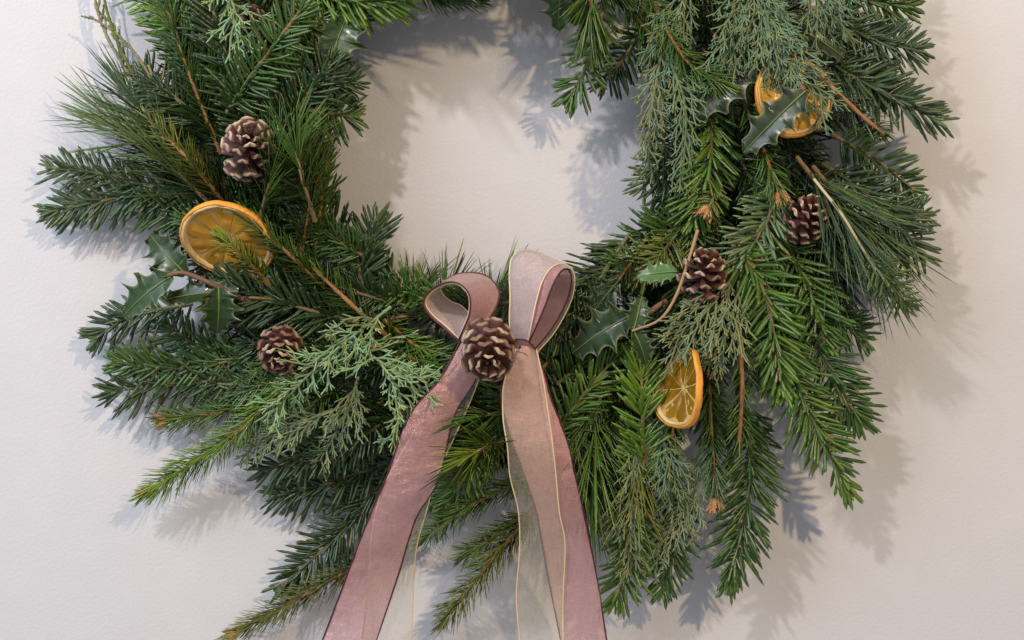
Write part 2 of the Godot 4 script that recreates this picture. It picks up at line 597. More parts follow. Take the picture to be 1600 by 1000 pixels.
func holly(label: String, leaves: Array, twig: Array, hue: Color) -> Node3D:
	var anchor: Vector3 = twig[0]
	var root := thing("holly_sprig", label, "holly", anchor, "holly sprigs tucked into the wreath")
	for l in leaves:
		holly_leaf(root, at(l[0], l[1], l[2]), at(l[3], l[4], l[5]), l[6] * 0.0005, Vector3(l[7], l[8], l[9]), hue * (l[10] as float), l[11], l[12])
	var tb := Buf.new()
	var pts := []
	for q in twig:
		pts.append(q - anchor)
	even_tube(tb, spline(pts, 14), 0.0022, 0.0014, Color(0.2, 0.11, 0.07), 7, 0.1)
	obj("twig", tb, mats.bark, root)
	return root

# ---------------------------------------------------------------- ribbon
func strip(called: String, root: Node3D, front: Array, back: Array, mat: Material, edge_c: Color, sag: float, off: Vector3) -> void:
	var fp := []
	var bp := []
	for q in front:
		fp.append(at(q[0], q[1], q[2]) + off - root.position)
	for q in back:
		bp.append(at(q[0], q[1], q[2]) + off - root.position)
	var n := 72
	var f := spline(fp, n)
	var g := spline(bp, n)
	var b := Buf.new()
	var m := 12
	var run := 0.0
	for r in n:
		if r:
			run += (f[r].lerp(g[r], 0.5)).distance_to(f[r - 1].lerp(g[r - 1], 0.5))
		var t: Vector3 = (f[mini(r + 1, n - 1)] - f[maxi(r - 1, 0)]).normalized()
		var nn := t.cross(g[r] - f[r]).normalized()
		for j in m + 1:
			var x := float(j) / m
			var q := f[r].lerp(g[r], x) + nn * (sag * 4.0 * x * (1.0 - x) + 0.0009 * noise.get_noise_2d(run * 2200.0, x * 25.0 + off.z * 900.0) * sin(PI * x) + crease(run, x, off.z + f[0].x))
			b.v.append(q)
			b.u.append(Vector2(x, run / 0.037))
			b.c.append(Color.WHITE)
	for r in n - 1:
		for j in m:
			var p := r * (m + 1) + j
			b.i.append_array([p, p + m + 1, p + 1, p + 1, p + m + 1, p + m + 2])
	smooth_normals(b)
	var o := obj(called, b, mat, root)
	for e in [f, g]:
		var eb := Buf.new()
		even_tube(eb, e, 0.00064 if edge_c.r < 0.3 else 0.0005, 0.00064 if edge_c.r < 0.3 else 0.0005, edge_c, 6)
		obj("edge_thread", eb, mats.thread, o)

# ---------------------------------------------------------------- materials
func noise_tex(freq: float, size: int, sd: int, normal: bool, bump := 4.0, octaves := 4) -> NoiseTexture2D:
	var n := FastNoiseLite.new()
	n.noise_type = FastNoiseLite.TYPE_SIMPLEX_SMOOTH
	n.frequency = freq
	n.fractal_octaves = octaves
	n.seed = sd
	var t := NoiseTexture2D.new()
	t.noise = n
	t.width = size
	t.height = size
	t.seamless = true
	t.as_normal_map = normal
	t.bump_strength = bump
	return t

func mat(rough: float, spec := 0.5) -> StandardMaterial3D:
	var m := StandardMaterial3D.new()
	m.vertex_color_use_as_albedo = true
	m.roughness = rough
	m.metallic_specular = spec
	return m

func sheer(c: Color, alpha: float) -> StandardMaterial3D:
	var m := StandardMaterial3D.new()
	# plain weave: fine threads both ways, with the slow beat that shows as moire where two sheets lie on each other
	var im := Image.create(512, 512, false, Image.FORMAT_RGBA8)
	for y in 512:
		for x in 512:
			var warp := 0.5 + 0.5 * sin(x * TAU / 8.0)
			var weft := 0.5 + 0.5 * sin((y + 5.0 * sin(x * TAU / 256.0)) * TAU / 6.0)
			var slub := noise.get_noise_2d(x * 0.7, y * 9.0) * 0.5 + noise.get_noise_2d(x * 9.0, y * 0.7 + 400.0) * 0.5
			var k := clampf(0.86 + 0.1 * maxf(warp, weft) + 0.14 * slub, 0.0, 1.0)
			var a := clampf(alpha + 0.14 * (maxf(warp, weft) - 0.5) + 0.1 * slub, 0.0, 1.0)
			im.set_pixel(x, y, Color(c.r * k, c.g * k, c.b * k, a))
	m.albedo_texture = ImageTexture.create_from_image(im)
	m.uv1_scale = Vector3(1, 1, 1)
	m.transparency = BaseMaterial3D.TRANSPARENCY_ALPHA
	m.cull_mode = BaseMaterial3D.CULL_DISABLED
	m.roughness = 0.3
	m.metallic_specular = 0.7
	m.normal_enabled = true
	var hm := Image.create(512, 512, false, Image.FORMAT_RGBA8)
	for y in 512:
		for x in 512:
			var wx := x + 26.0 * noise.get_noise_2d(x * 0.5 + 900.0, y * 0.5)
			var wy := y + 46.0 * noise.get_noise_2d(x * 0.55, y * 0.45 + 300.0)
			var hh := 0.5 + 0.22 * sin(wy * TAU / 9.0) + 0.12 * sin(wx * TAU / 5.0) + 0.16 * noise.get_noise_2d(x * 2.5, y * 2.5)
			hm.set_pixel(x, y, Color(hh, hh, hh))
	hm.bump_map_to_normal_map(3.0)
	m.normal_texture = ImageTexture.create_from_image(hm)
	m.normal_scale = 0.85
	m.metallic = 0.42
	m.rim_enabled = true
	m.rim = 0.5
	m.rim_tint = 0.6
	m.backlight_enabled = true
	m.backlight = Color(0.25, 0.2, 0.2)
	return m

func make_materials() -> void:
	mats.needle = mat(0.31, 0.52)
	mats.scale_leaf = mat(0.62, 0.35)
	mats.bark = mat(0.75, 0.35)
	mats.cone = mat(0.6, 0.4)
	mats.holly = mat(0.36, 0.45)
	mats.holly.roughness_texture = noise_tex(0.02, 256, 9, false)
	mats.holly.roughness = 0.62
	mats.holly.uv1_triplanar = true
	mats.holly.uv1_scale = Vector3.ONE * 14.0
	mats.thread = mat(0.5, 0.5)
	mats.rind = mat(0.5, 0.45)
	mats.rind.normal_enabled = true
	mats.rind.normal_texture = noise_tex(0.09, 256, 5, true, 5.0)
	mats.rind.uv1_triplanar = true
	mats.rind.uv1_scale = Vector3.ONE * 60.0
	mats.pith = mat(0.7, 0.3)
	mats.pith.backlight_enabled = true
	mats.pith.backlight = Color(0.5, 0.4, 0.2)
	mats.flesh = mat(0.3, 0.5)
	mats.flesh.backlight_enabled = true
	mats.flesh.backlight = Color(0.6, 0.35, 0.1)
	mats.mauve = sheer(Color(0.93, 0.69, 0.68), 0.66)
	mats.ivory = sheer(Color(1.0, 0.97, 0.9), 0.3)
	mats.ivory.metallic = 0.0
	mats.ivory.backlight = Color(0.9, 0.88, 0.8)
	mats.ivory_loop = sheer(Color(1.0, 0.96, 0.93), 0.52)
	mats.ivory_loop.metallic = 0.1
	mats.ivory_loop.backlight = Color(0.7, 0.66, 0.64)
	mats.ivory_front = sheer(Color(1.0, 0.96, 0.85), 0.28)
	mats.ivory_front.metallic = 0.0
	mats.ivory_front.backlight = Color(0.9, 0.88, 0.8)
	var w := StandardMaterial3D.new()
	w.albedo_color = Color(0.65, 0.643, 0.652).linear_to_srgb()
	w.roughness = 0.55
	w.metallic_specular = 0.35
	w.normal_enabled = true
	w.normal_texture = noise_tex(0.05, 1024, 11, true, 2.2, 5)
	w.normal_scale = 0.35
	w.uv1_triplanar = true
	w.uv1_scale = Vector3.ONE * 5.0
	var ramp := Gradient.new()
	ramp.set_color(0, Color(0.985, 0.985, 0.985))
	ramp.set_color(1, Color(1, 1, 1))
	var t := noise_tex(0.008, 512, 3, false, 1.0, 5)
	t.color_ramp = ramp
	w.albedo_texture = t
	mats.wall = w

# ---------------------------------------------------------------- the scene
func set_view() -> void:
	var cam := Camera3D.new()
	cam.name = "camera"
	cam.position = Vector3(0, 0, EYE)
	cam.fov = rad_to_deg(2.0 * atan(0.25 / EYE))
	cam.near = 0.02
	cam.far = 20.0
	add_child(cam)
	cam.current = true
	var e := Environment.new()
	e.background_mode = Environment.BG_COLOR
	e.background_color = Color(0.63, 0.625, 0.64)
	e.background_energy_multiplier = 0.78
	e.tonemap_mode = Environment.TONE_MAPPER_LINEAR
	e.tonemap_exposure = 1.16
	e.sdfgi_enabled = true
	e.ssao_enabled = true
	e.ssil_enabled = true
	var we := WorldEnvironment.new()
	we.environment = e
	add_child(we)
	# two ceiling lamps: a warm one to the upper right, a whiter one to the upper left; and a window's broad daylight from the left
	lamp(Vector3(0.8, 0.8, 1.45), Color(1.0, 0.88, 0.7), 1.28, 0.032)
	lamp(Vector3(-0.72, 1.15, 1.35), Color(1.0, 0.95, 0.94), 1.25, 0.045)
	var a := AreaLight3D.new()
	a.name = "window_light"
	a.area_size = Vector2(1.1, 1.4)
	a.light_color = Color(0.86, 0.92, 1.0)
	a.light_energy = 2.5
	a.shadow_enabled = true
	add_child(a)
	a.look_at_from_position(Vector3(-1.55, 0.9, 1.2), Vector3(0, 0.05, 0))

func lamp(p: Vector3, c: Color, energy: float, size: float) -> void:
	var l := OmniLight3D.new()
	l.name = "ceiling_lamp_light"
	l.position = p
	l.light_color = c
	l.light_energy = energy
	l.light_size = size
	l.omni_range = 8.0
	l.omni_attenuation = 2.0
	l.shadow_enabled = true
	add_child(l, true)

func S(kind: String, hue: String, p: Array, k := 1.0, bud := false, label := "", bare := 0.45) -> void:
	var pts := []
	for q in range(0, p.size(), 3):
		var out := Vector2(p[q] - 768.0, p[q + 1] - 205.0).length()
		var z: float = p[q + 2]
		if p[q] < 720.0:
			z *= lerpf(1.0, 0.5, smoothstep(470.0, 640.0, out))     # on this side the outer tips lie back against the wall
		pts.append(at(p[q], p[q + 1], z))
	var o := sprig(kind, pts, hue, k, bud, bare)
	if label:
		o.set_meta("label", label)

func ring_base() -> void:
	var b := Buf.new()
	var nu := 160
	var nv := 28
	for r in nu:
		var a := TAU * r / nu
		var c := Vector3(cos(a), sin(a), 0)
		for j in nv:
			var q := TAU * j / nv
			var lump := 1.0 + 0.16 * noise.get_noise_3d(cos(a) * 900.0, sin(a) * 900.0, q * 60.0)
			b.v.append(c * (0.208 + 0.036 * cos(q) * lump) + Vector3(0, 0, 0.015 * sin(q) * lump))
			b.c.append(tint(Color(0.026, 0.034, 0.014), 0.6, 1.3))
	for r in nu:
		for j in nv:
			var a0 := r * nv + j
			var a1 := r * nv + (j + 1) % nv
			var b0 := (r + 1) % nu * nv + j
			var b1 := (r + 1) % nu * nv + (j + 1) % nv
			b.i.append_array([a0, b0, a1, a1, b0, b1])
	smooth_normals(b)
	var o := obj("moss_ring", b, mats.bark, wreath)
	var mb := Buf.new()
	for k in 9000:
		var a := rng.randf() * TAU
		var q := rng.randf_range(-0.4, PI + 0.4)
		var c := Vector3(cos(a), sin(a), 0)
		var out := c * cos(q) + Vector3(0, 0, sin(q))
		var tan := Vector3(-sin(a), cos(a), 0)
		var p := c * (0.208 + 0.034 * cos(q)) + Vector3(0, 0, 0.014 * sin(q))
		var d := (out * rng.randf_range(0.3, 1.0) - tan * rng.randf_range(-0.3, 1.0) + Vector3(rng.randfn(), rng.randfn(), rng.randfn()) * 0.3).normalized()
		var cc := tint(HUE.dark, 0.6, 1.3)
		needle(mb, p, d, out, rng.randf_range(0.012, 0.024), 0.0016, 0.001, Vector3.ZERO, cc * 0.8, cc, 3, 0.6)
	obj("moss", mb, mats.needle, o).set_meta("kind", "stuff")

func filler() -> void:
	# the bed of short sprigs bound to the ring, all the way round
	var total := 150
	for k in total:
		var a := TAU * (k + rng.randf()) / total * 3.0
		var lane := k % 3
		if lane == 2 and cos(a) < -0.35 and sin(a) > -0.75:
			continue
		var r0: float = [285.0, 370.0, 440.0][lane] + rng.randf_range(-20, 20)
		var lean: float = [rng.randf_range(1.25, 1.9), rng.randf_range(0.7, 1.3), rng.randf_range(0.1, 0.8)][lane]
		if lane == 0:
			lean = rng.randf_range(1.2, 1.75)
		var L := rng.randf_range(150, 215)
		if lane == 2:
			L *= 0.92
		var dir := a - lean
		var x0 := 768.0 + cos(a) * r0
		var y0 := 205.0 - sin(a) * r0
		var x1 := x0 + cos(dir) * L
		var y1 := y0 - sin(dir) * L
		var rr := Vector2(x1 - 768.0, y1 - 205.0).length()
		if rr < 268.0:
			var f := 268.0 / rr
			x1 = 768.0 + (x1 - 768.0) * f
			y1 = 205.0 + (y1 - 205.0) * f
		var z0 := rng.randf_range(30, 48)
		var z1 := rng.randf_range(28, 58)
		var kinds := ["fir", "spruce", "fir", "spruce", "fir"]
		var hues := ["dark", "fir", "fir", "mid", "blue"]
		S(kinds[rng.randi() % 5], hues[rng.randi() % 5], [x0, y0, z0, (x0 + x1) / 2, (y0 + y1) / 2, maxf(z0, z1) + 8.0, x1, y1, z1], rng.randf_range(0.8, 1.0))

func sprigs() -> void:
	# upper left
	S("fir", "mid", [330, 130, 48, 270, 50, 55, 215, -60, 45], 1.05)
	S("fir", "bright", [300, 60, 52, 250, 10, 55, 200, -30, 48])
	S("whip", "straw", [290, 260, 40, 215, 140, 55, 160, 40, 52, 142, -40, 45])
	S("whip", "olive", [285, 235, 45, 205, 110, 58, 168, 20, 55, 160, -40, 50])
	S("whip", "straw", [275, 210, 45, 235, 120, 60, 190, 60, 58, 140, 25, 50])
	S("spruce", "fir", [345, 240, 58, 292, 105, 70, 245, -40, 62], 1.25)
	S("fir", "dark", [420, 300, 50, 365, 120, 74, 315, -40, 70], 1.15)
	S("fir", "fir", [355, 175, 72, 402, 105, 88, 478, 5, 80], 1.1)
	S("fir", "dark", [330, 200, 55, 270, 150, 62, 215, 110, 50], 1.1)
	S("fir", "dark", [420, 220, 60, 470, 160, 78, 520, 90, 66], 1.05)
	S("pine", "pine", [330, 320, 52, 250, 245, 66, 175, 190, 60], 1.15)
	S("pine", "blue", [320, 260, 50, 245, 200, 56, 200, 150, 50], 1.0)
	S("spruce", "olive", [365, 335, 62, 295, 250, 82, 225, 180, 74], 1.1)
	S("fir", "blue", [330, 300, 40, 200, 306, 44, 80, 330, 40], 1.05)
	S("fir", "blue", [240, 292, 40, 160, 272, 43, 78, 262, 40], 0.95)
	S("fir", "fir", [350, 350, 42, 280, 335, 40, 200, 318, 36], 1.0)
	S("pine", "mid", [405, 345, 62, 425, 280, 86, 460, 215, 84], 0.95)
	S("pine", "mid", [492, 345, 72, 474, 285, 98, 462, 235, 104], 0.75)
	S("pine", "bright", [470, 290, 60, 480, 225, 72, 490, 180, 68], 0.6)
	S("fir", "dark", [420, 150, 58, 490, 138, 68, 552, 128, 58], 1.0)
	S("fir", "fir", [440, 165, 55, 500, 175, 64, 552, 182, 54], 0.95)
	S("spruce", "mid", [488, 430, 48, 503, 310, 58, 518, 185, 46], 0.95)
	S("spruce", "olive", [470, 400, 50, 488, 300, 62, 500, 190, 55], 0.95)
	S("fir", "bright", [440, -20, 52, 550, 2, 62, 635, -5, 56], 1.05)
	# above the frame
	S("fir", "fir", [560, -150, 70, 650, -120, 100, 740, -75, 92], 1.1)
	S("fir", "mid", [690, -170, 70, 790, -130, 104, 870, -80, 92], 1.1)
	S("spruce", "fir", [640, -90, 60, 720, -70, 84, 800, -45, 70], 1.1)
	S("pine", "pine", [560, -80, 70, 640, -60, 98, 700, -50, 90], 0.9)
	S("fir", "blue", [840, -180, 66, 930, -130, 98, 990, -70, 90], 1.1)
	S("fir", "dark", [470, -160, 66, 560, -100, 100, 610, -50, 92], 1.1)
	S("spruce", "fir", [600, -40, 40, 680, -5, 40, 750, 2, 34], 0.95)
	S("cyp", "mint", [345, -40, 76, 365, 10, 84, 378, 60, 82], 0.8)
	S("spruce", "mid", [530, 470, 62, 455, 400, 84, 380, 335, 86], 1.0)
	S("spruce", "lime", [420, 445, 78, 385, 405, 97, 345, 370, 99], 0.8)
	S("fir", "blue", [552, 480, 45, 570, 400, 52, 588, 345, 46], 1.1)
	S("pine", "pine", [680, 530, 34, 688, 490, 40, 702, 455, 36], 0.85)
	S("pine", "fir", [630, 520, 34, 642, 480, 38, 655, 460, 34], 0.8)
	S("pine", "pine", [760, 520, 30, 770, 470, 36, 790, 440, 32], 0.75)
	S("spruce", "mid", [650, 565, 56, 565, 490, 80, 488, 418, 78], 1.1, false, "spruce sprig whose bare orange twig runs down towards the bow", 0.93)
	S("fir", "dark", [560, 505, 56, 450, 475, 66, 345, 440, 55], 1.2)
	S("fir", "fir", [520, 470, 46, 440, 445, 55, 390, 430, 52], 1.0)
	# lower left
	S("fir", "blue", [300, 475, 40, 210, 492, 43, 148, 528, 36], 0.95)
	S("fir", "fir", [390, 560, 36, 310, 540, 40, 250, 500, 36], 1.0)
	S("fir", "fir", [420, 550, 46, 290, 575, 50, 185, 568, 42], 1.0)
	S("fir", "dark", [380, 590, 46, 270, 600, 48, 168, 612, 40], 1.05)
	S("fir", "blue", [430, 600, 50, 350, 600, 54, 290, 590, 46], 0.9)
	S("spruce", "mid", [430, 620, 52, 340, 645, 62, 255, 655, 52], 1.2, true)
	S("spruce", "bright", [480, 575, 68, 350, 690, 82, 228, 770, 62], 1.3, true, "bright green spruce shoot ending in an orange brown bud, pointing down and outwards")
	S("cyp", "mint", [610, 480, 74, 510, 560, 98, 420, 650, 92], 0.62)
	S("cyp", "mint", [540, 530, 80, 610, 575, 102, 672, 612, 100], 0.6)
	S("cyp", "grey", [560, 590, 70, 540, 650, 78, 500, 720, 72], 0.5)
	S("cyp", "mint", [590, 560, 80, 625, 620, 96, 615, 690, 84], 0.62)
	S("cyp", "grey", [520, 640, 72, 450, 670, 80, 390, 700, 70], 0.65)
	S("fir", "dark", [610, 670, 46, 500, 705, 52, 405, 735, 42], 1.05)
	S("fir", "dark", [630, 710, 42, 530, 750, 46, 430, 775, 38], 1.1)
	S("fir", "dark", [620, 740, 40, 535, 830, 42, 440, 915, 30], 1.0)
	S("fir", "fir", [640, 640, 50, 560, 680, 58, 470, 690, 50], 1.0)
	S("fir", "dark", [660, 700, 48, 600, 760, 46, 530, 790, 40], 1.0)
	S("spruce", "olive", [650, 830, 34, 520, 905, 40, 362, 992, 36], 1.15, true, "spruce shoot with a reddish bud passing behind the mauve ribbon tail")
	S("spruce", "mid", [840, 740, 46, 735, 790, 52, 650, 850, 42], 1.05)
	S("spruce", "fir", [800, 700, 46, 720, 740, 52, 660, 800, 42], 1.0)
	S("spruce", "olive", [840, 790, 46, 765, 880, 50, 690, 975, 40], 1.2)
	S("spruce", "mid", [830, 800, 40, 770, 840, 44, 725, 870, 36], 1.0)
	S("pine", "mid", [835, 650, 56, 785, 645, 72, 745, 652, 82], 0.75)
	S("pine", "lime", [785, 690, 66, 762, 698, 92, 735, 712, 108], 0.8)
	S("spruce", "mid", [580, 540, 66, 650, 562, 78, 745, 592, 72], 1.4)
	S("spruce", "bright", [600, 500, 60, 650, 540, 74, 700, 560, 68], 1.2)
	# below and beside the bow
	S("fir", "mid", [850, 700, 58, 905, 625, 70, 965, 555, 68], 1.0)
	S("fir", "mid", [870, 600, 56, 910, 570, 60, 960, 530, 56], 0.9)
	S("fir", "bright", [1006, 770, 60, 1004, 660, 76, 1002, 560, 74], 1.1, false, "bright green fir sprig standing upright beside the tilted orange slice")
	S("pine", "mid", [925, 620, 60, 930, 700, 66, 925, 770, 56], 1.0)
	S("pine", "pine", [890, 640, 56, 905, 720, 60, 915, 780, 50], 0.9)
	S("pine", "olive", [1000, 690, 56, 995, 760, 60, 985, 800, 50], 0.9)
	S("fir", "mid", [985, 720, 48, 990, 840, 50, 962, 942, 40], 1.05)
	S("fir", "fir", [1050, 720, 46, 1055, 830, 46, 1032, 928, 36], 0.95)
	S("cyp", "grey", [1000, 660, 68, 988, 780, 70, 985, 900, 52], 0.45)
	S("cyp", "cyp", [1030, 660, 66, 1045, 730, 72, 1050, 790, 60], 0.55)
	S("cyp", "grey", [1100, 670, 58, 1085, 770, 60, 1020, 870, 50], 0.65)
	S("spruce", "fir", [1105, 550, 66, 1112, 670, 78, 1120, 785, 68], 0.95, true)
	S("spruce", "mid", [1150, 490, 74, 1160, 600, 90, 1155, 690, 84], 1.0, false, "spruce sprig with a bare orange twig hanging straight down", 0.93)
	S("fir", "fir", [1150, 600, 50, 1172, 750, 54, 1138, 915, 44], 1.15, false, "long dark fir sprig hanging lowest beside the wall")
	S("fir", "mid", [1190, 420, 64, 1245, 600, 72, 1325, 765, 52], 1.15, false, "long fir sprig reaching out low over its own shadow on the wall")
	S("fir", "mid", [1140, 375, 74, 1195, 460, 90, 1222, 610, 82], 1.15)
	S("fir", "fir", [1225, 420, 58, 1290, 570, 62, 1345, 660, 50], 1.15)
	S("fir", "mid", [1215, 370, 58, 1260, 440, 70, 1290, 540, 64], 1.15)
	S("fir", "fir", [1240, 420, 46, 1300, 490, 52, 1350, 530, 42], 1.0)
	# right
	S("pine", "blue", [1245, 245, 70, 1310, 330, 84, 1370, 420, 70], 1.15, false, "long needled pine sprig with a pale bare twig")
	S("pine", "pine", [1270, 260, 60, 1330, 330, 70, 1390, 380, 58], 1.0)
	S("pine", "blue", [1260, 330, 56, 1290, 400, 62, 1310, 440, 54], 0.9)
	S("fir", "mid", [1352, 396, 92, 1388, 440, 90, 1418, 486, 70], 0.72)
	S("fir", "blue", [1285, 255, 54, 1380, 325, 62, 1440, 400, 48], 1.15)
	S("fir", "fir", [1300, 210, 50, 1375, 255, 56, 1430, 300, 44], 1.0)
	S("fir", "blue", [1330, 290, 46, 1390, 330, 50, 1448, 340, 40], 0.9)
	S("fir", "blue", [1240, 70, 62, 1350, 128, 70, 1465, 188, 52], 1.15)
	S("spruce", "blue", [1235, 85, 86, 1312, 152, 102, 1380, 208, 92], 1.1, false, "spruce sprig with a bare orange twig beside the holly and hidden orange slice", 0.93)
	S("fir", "blue", [1265, 10, 58, 1360, 60, 64, 1435, 78, 50], 1.05)
	S("fir", "fir", [1260, -30, 56, 1350, 0, 62, 1425, 10, 50], 1.05)
	S("fir", "blue", [1280, -60, 56, 1350, -60, 58, 1410, -70, 50], 1.05)
	S("fir", "blue", [1290, 60, 56, 1360, 110, 58, 1410, 160, 46], 1.0)
	S("cyp", "cyp", [1165, -80, 82, 1195, 30, 104, 1285, 160, 108], 0.85)
	S("cyp", "cyp", [1160, -50, 80, 1150, 40, 98, 1125, 120, 92], 0.8)
	S("cyp", "cyp", [1180, -40, 82, 1205, 50, 104, 1220, 125, 100], 0.8)
	S("cyp", "cyp", [1080, -40, 70, 1060, 20, 80, 1045, 60, 76], 0.8)
	S("cyp", "cyp", [1250, -60, 78, 1280, 0, 90, 1300, 50, 82], 0.8)
	S("spruce", "mid", [1000, -40, 66, 1065, 85, 88, 1135, 135, 92], 1.15, false, "spruce sprig with bare orange twig and bright tip above the grey cypress")
	S("cyp", "grey", [1036, 70, 70, 1018, 170, 86, 1012, 262, 72], 0.36)
	S("cyp", "cyp", [1036, 70, 72, 1070, 165, 90, 1066, 285, 80], 0.42)
	S("fir", "fir", [950, -20, 50, 925, 80, 52, 888, 158, 40], 0.95)
	S("fir", "dark", [1010, 40, 46, 975, 90, 46, 942, 132, 36], 0.9)
	S("pine", "mid", [940, -60, 60, 925, -10, 70, 922, 30, 66], 0.7)
	S("fir", "pale", [1065, 190, 48, 1035, 255, 52, 1005, 295, 42], 0.9)
	S("fir", "mid", [1112, 160, 68, 1110, 250, 80, 1085, 345, 68], 1.1)
	S("spruce", "mid", [1160, 150, 76, 1195, 240, 98, 1218, 305, 94], 1.0, true)
	S("fir", "pale", [1225, 290, 68, 1190, 360, 86, 1155, 420, 78], 1.1)
	S("fir", "mid", [1210, 270, 60, 1200, 350, 72, 1195, 430, 64], 1.0)
	S("fir", "fir", [1130, 330, 52, 1050, 360, 58, 985, 372, 44], 1.0)
	S("fir", "mid", [1100, 400, 50, 1010, 410, 58, 940, 438, 44], 0.95)
	S("fir", "olive", [1060, 360, 54, 1030, 400, 66, 975, 440, 60], 0.9)
	S("spruce", "mid", [1020, 440, 52, 965, 445, 58, 905, 465, 46], 1.0)
	S("cyp", "grey", [1150, 425, 80, 1105, 485, 98, 1055, 535, 92], 0.7)
	S("cyp", "grey", [1155, 440, 80, 1140, 510, 96, 1112, 565, 90], 0.7)
	S("fir", "olive", [1125, 250, 60, 1118, 300, 76, 1105, 330, 78], 0.5, true)

func _ready() -> void:
	set_view()
	rng.seed = 20241
	noise.seed = 7
	noise.frequency = 0.01
	make_materials()
	make_scales()
	# wall
	var wall := MeshInstance3D.new()
	wall.name = "wall"
	var bm := BoxMesh.new()
	bm.size = Vector3(4.0, 3.0, 0.1)
	wall.mesh = bm
	wall.position = Vector3(0, 0.1, -0.05)
	wall.material_override = mats.wall
	wall.set_meta("kind", "structure")
	wall.set_meta("label", "pale grey painted wall behind the wreath")
	add_child(wall)
	# greenery
	wreath = thing("christmas_wreath", "round Christmas wreath of fir, spruce, pine and cypress sprigs on a wall", "wreath", at(768, 205, 34))
	ring_base()
	filler()
	sprigs()
	# pale curved twig over the lower right
	var tb := Buf.new()
	var tw := spline([at(1090, 360, 88), at(1075, 410, 97), at(1055, 465, 99), at(1030, 500, 97), at(988, 517, 94)], 20)
	for k in tw.size():
		tw[k] -= wreath.position
	even_tube(tb, tw, 0.0013, 0.0009, Color(0.4, 0.24, 0.13), 7, 0.08)
	obj("bare_twig", tb, mats.bark, wreath)
	var pb := Buf.new()
	tw = spline([at(1272, 280, 98), at(1315, 335, 108), at(1345, 385, 106), at(1368, 422, 96)], 16)
	for k in tw.size():
		tw[k] -= wreath.position
	even_tube(pb, tw, 0.0011, 0.0008, Color(0.55, 0.48, 0.3), 7, 0.08)
	obj("pale_twig", pb, mats.bark, wreath)
	var ob := Buf.new()
	tw = spline([at(1268, 108, 100), at(1312, 148, 106), at(1352, 186, 102), at(1382, 210, 96)], 16)
	for k in tw.size():
		tw[k] -= wreath.position
	even_tube(ob, tw, 0.0023, 0.0007, Color(0.33, 0.17, 0.08), 8, 0.22)
	obj("orange_twig", ob, mats.bark, wreath)
	# holly
	var hg := Color(0.024, 0.052, 0.017)
	holly("dark holly sprig with glossy spiny leaves below the biggest orange slice", [
		[290, 428, 66, 226, 362, 58, 78, -0.3, 0.3, 0.9, 1.0, 0.25, 0.5],
		[268, 430, 70, 184, 492, 60, 84, 0.1, 0.4, 0.9, 1.35, 0.2, 0.3],
		[372, 455, 68, 256, 462, 66, 72, 0.1, 0.5, 0.8, 0.8, 0.2, 0.2],
		[342, 450, 76, 342, 524, 72, 84, 0.35, 0.2, 0.9, 1.1, 0.35, 0.6],
	], [at(400, 478, 60), at(340, 448, 68), at(290, 427, 70), at(262, 430, 69)], hg)
	holly("holly sprig with pale leaf edges at the inner rim near the top", [
		[515, 96, 66, 545, 14, 62, 110, 0.0, 0.2, 1.0, 1.3, 0.1, 0.2],
		[448, 108, 70, 508, 142, 70, 52, 0.0, 0.4, 0.9, 2.6, 0.2, 0.3],
	], [at(440, 130, 55), at(470, 118, 60), at(515, 98, 64)], hg)
	holly("holly sprig at the top inner rim, opposite the bow", [
		[880, -30, 60, 868, 48, 50, 70, -0.4, 0.1, 0.9, 1.1, 0.3, 0.4],
		[905, -20, 56, 900, 40, 52, 60, 0.2, 0.1, 0.9, 1.3, 0.2, 0.4],
	], [at(900, -70, 55), at(890, -40, 58), at(882, -28, 60)], hg)
	holly("holly sprig whose big dull leaf covers the hidden orange slice", [
		[1180, 92, 92, 1080, 182, 88, 96, -0.1, 0.2, 0.95, 0.85, 0.15, 0.2],
		[1258, 142, 116, 1160, 235, 110, 80, -0.15, 0.25, 0.95, 1.0, 0.12, 0.25],
		[1258, 50, 84, 1322, 88, 82, 62, 0.1, 0.3, 0.9, 1.1, 0.2, 0.2],
		[1200, 100, 86, 1180, 175, 84, 60, 0.2, 0.1, 0.9, 0.8, 0.2, 0.2],
	], [at(1200, 60, 70), at(1225, 100, 90), at(1256, 140, 114)], Color(0.03, 0.042, 0.02))
	holly("holly sprig of small glossy leaves between bow and tilted orange slice", [
		[985, 492, 84, 890, 548, 78, 98, -0.2, 0.35, 0.9, 0.9, 0.2, 0.3],
		[990, 516, 93, 1004, 462, 92, 56, 0.1, 0.2, 0.95, 1.3, 0.3, 0.3],
		[990, 516, 93, 1014, 570, 90, 52, 0.2, 0.3, 0.9, 1.2, 0.5, 0.4],
		[1058, 424, 92, 994, 430, 90, 50, 0.0, 0.4, 0.9, 3.2, 0.2, 0.3],
		[965, 440, 66, 915, 500, 62, 70, 0.0, 0.4, 0.9, 0.8, 0.2, 0.2],
	], [at(1040, 470, 78), at(1005, 495, 86), at(988, 512, 92)], hg)
	# cones
	cone("pine cone half hidden by long pine needles above the biggest orange slice", at(389, 230, 90), Vector3(0.2, 0.5, 0.85), 0.0205, 0.036, true, 1.1)
	cone("pine cone in shade under the dark fir sprig beside pale cypress", at(436, 548, 78), Vector3(0.1, -0.55, 0.85), 0.0165, 0.032, false, 0.6)
	cone("largest pine cone, at the knot of the ribbon bow", at(764, 550, 114), Vector3(-0.05, -0.45, 0.88), 0.0205, 0.038, false, 1.0)
	cone("open pine cone standing above the curved bare twig", at(1099, 428, 92), Vector3(0.05, 0.85, 0.5), 0.0185, 0.034, false, 1.7)
	cone("pine cone nearest the outer rim, beside the pale pine twig", at(1262, 338, 86), Vector3(0.35, 0.55, 0.75), 0.016, 0.03, false, 1.25)
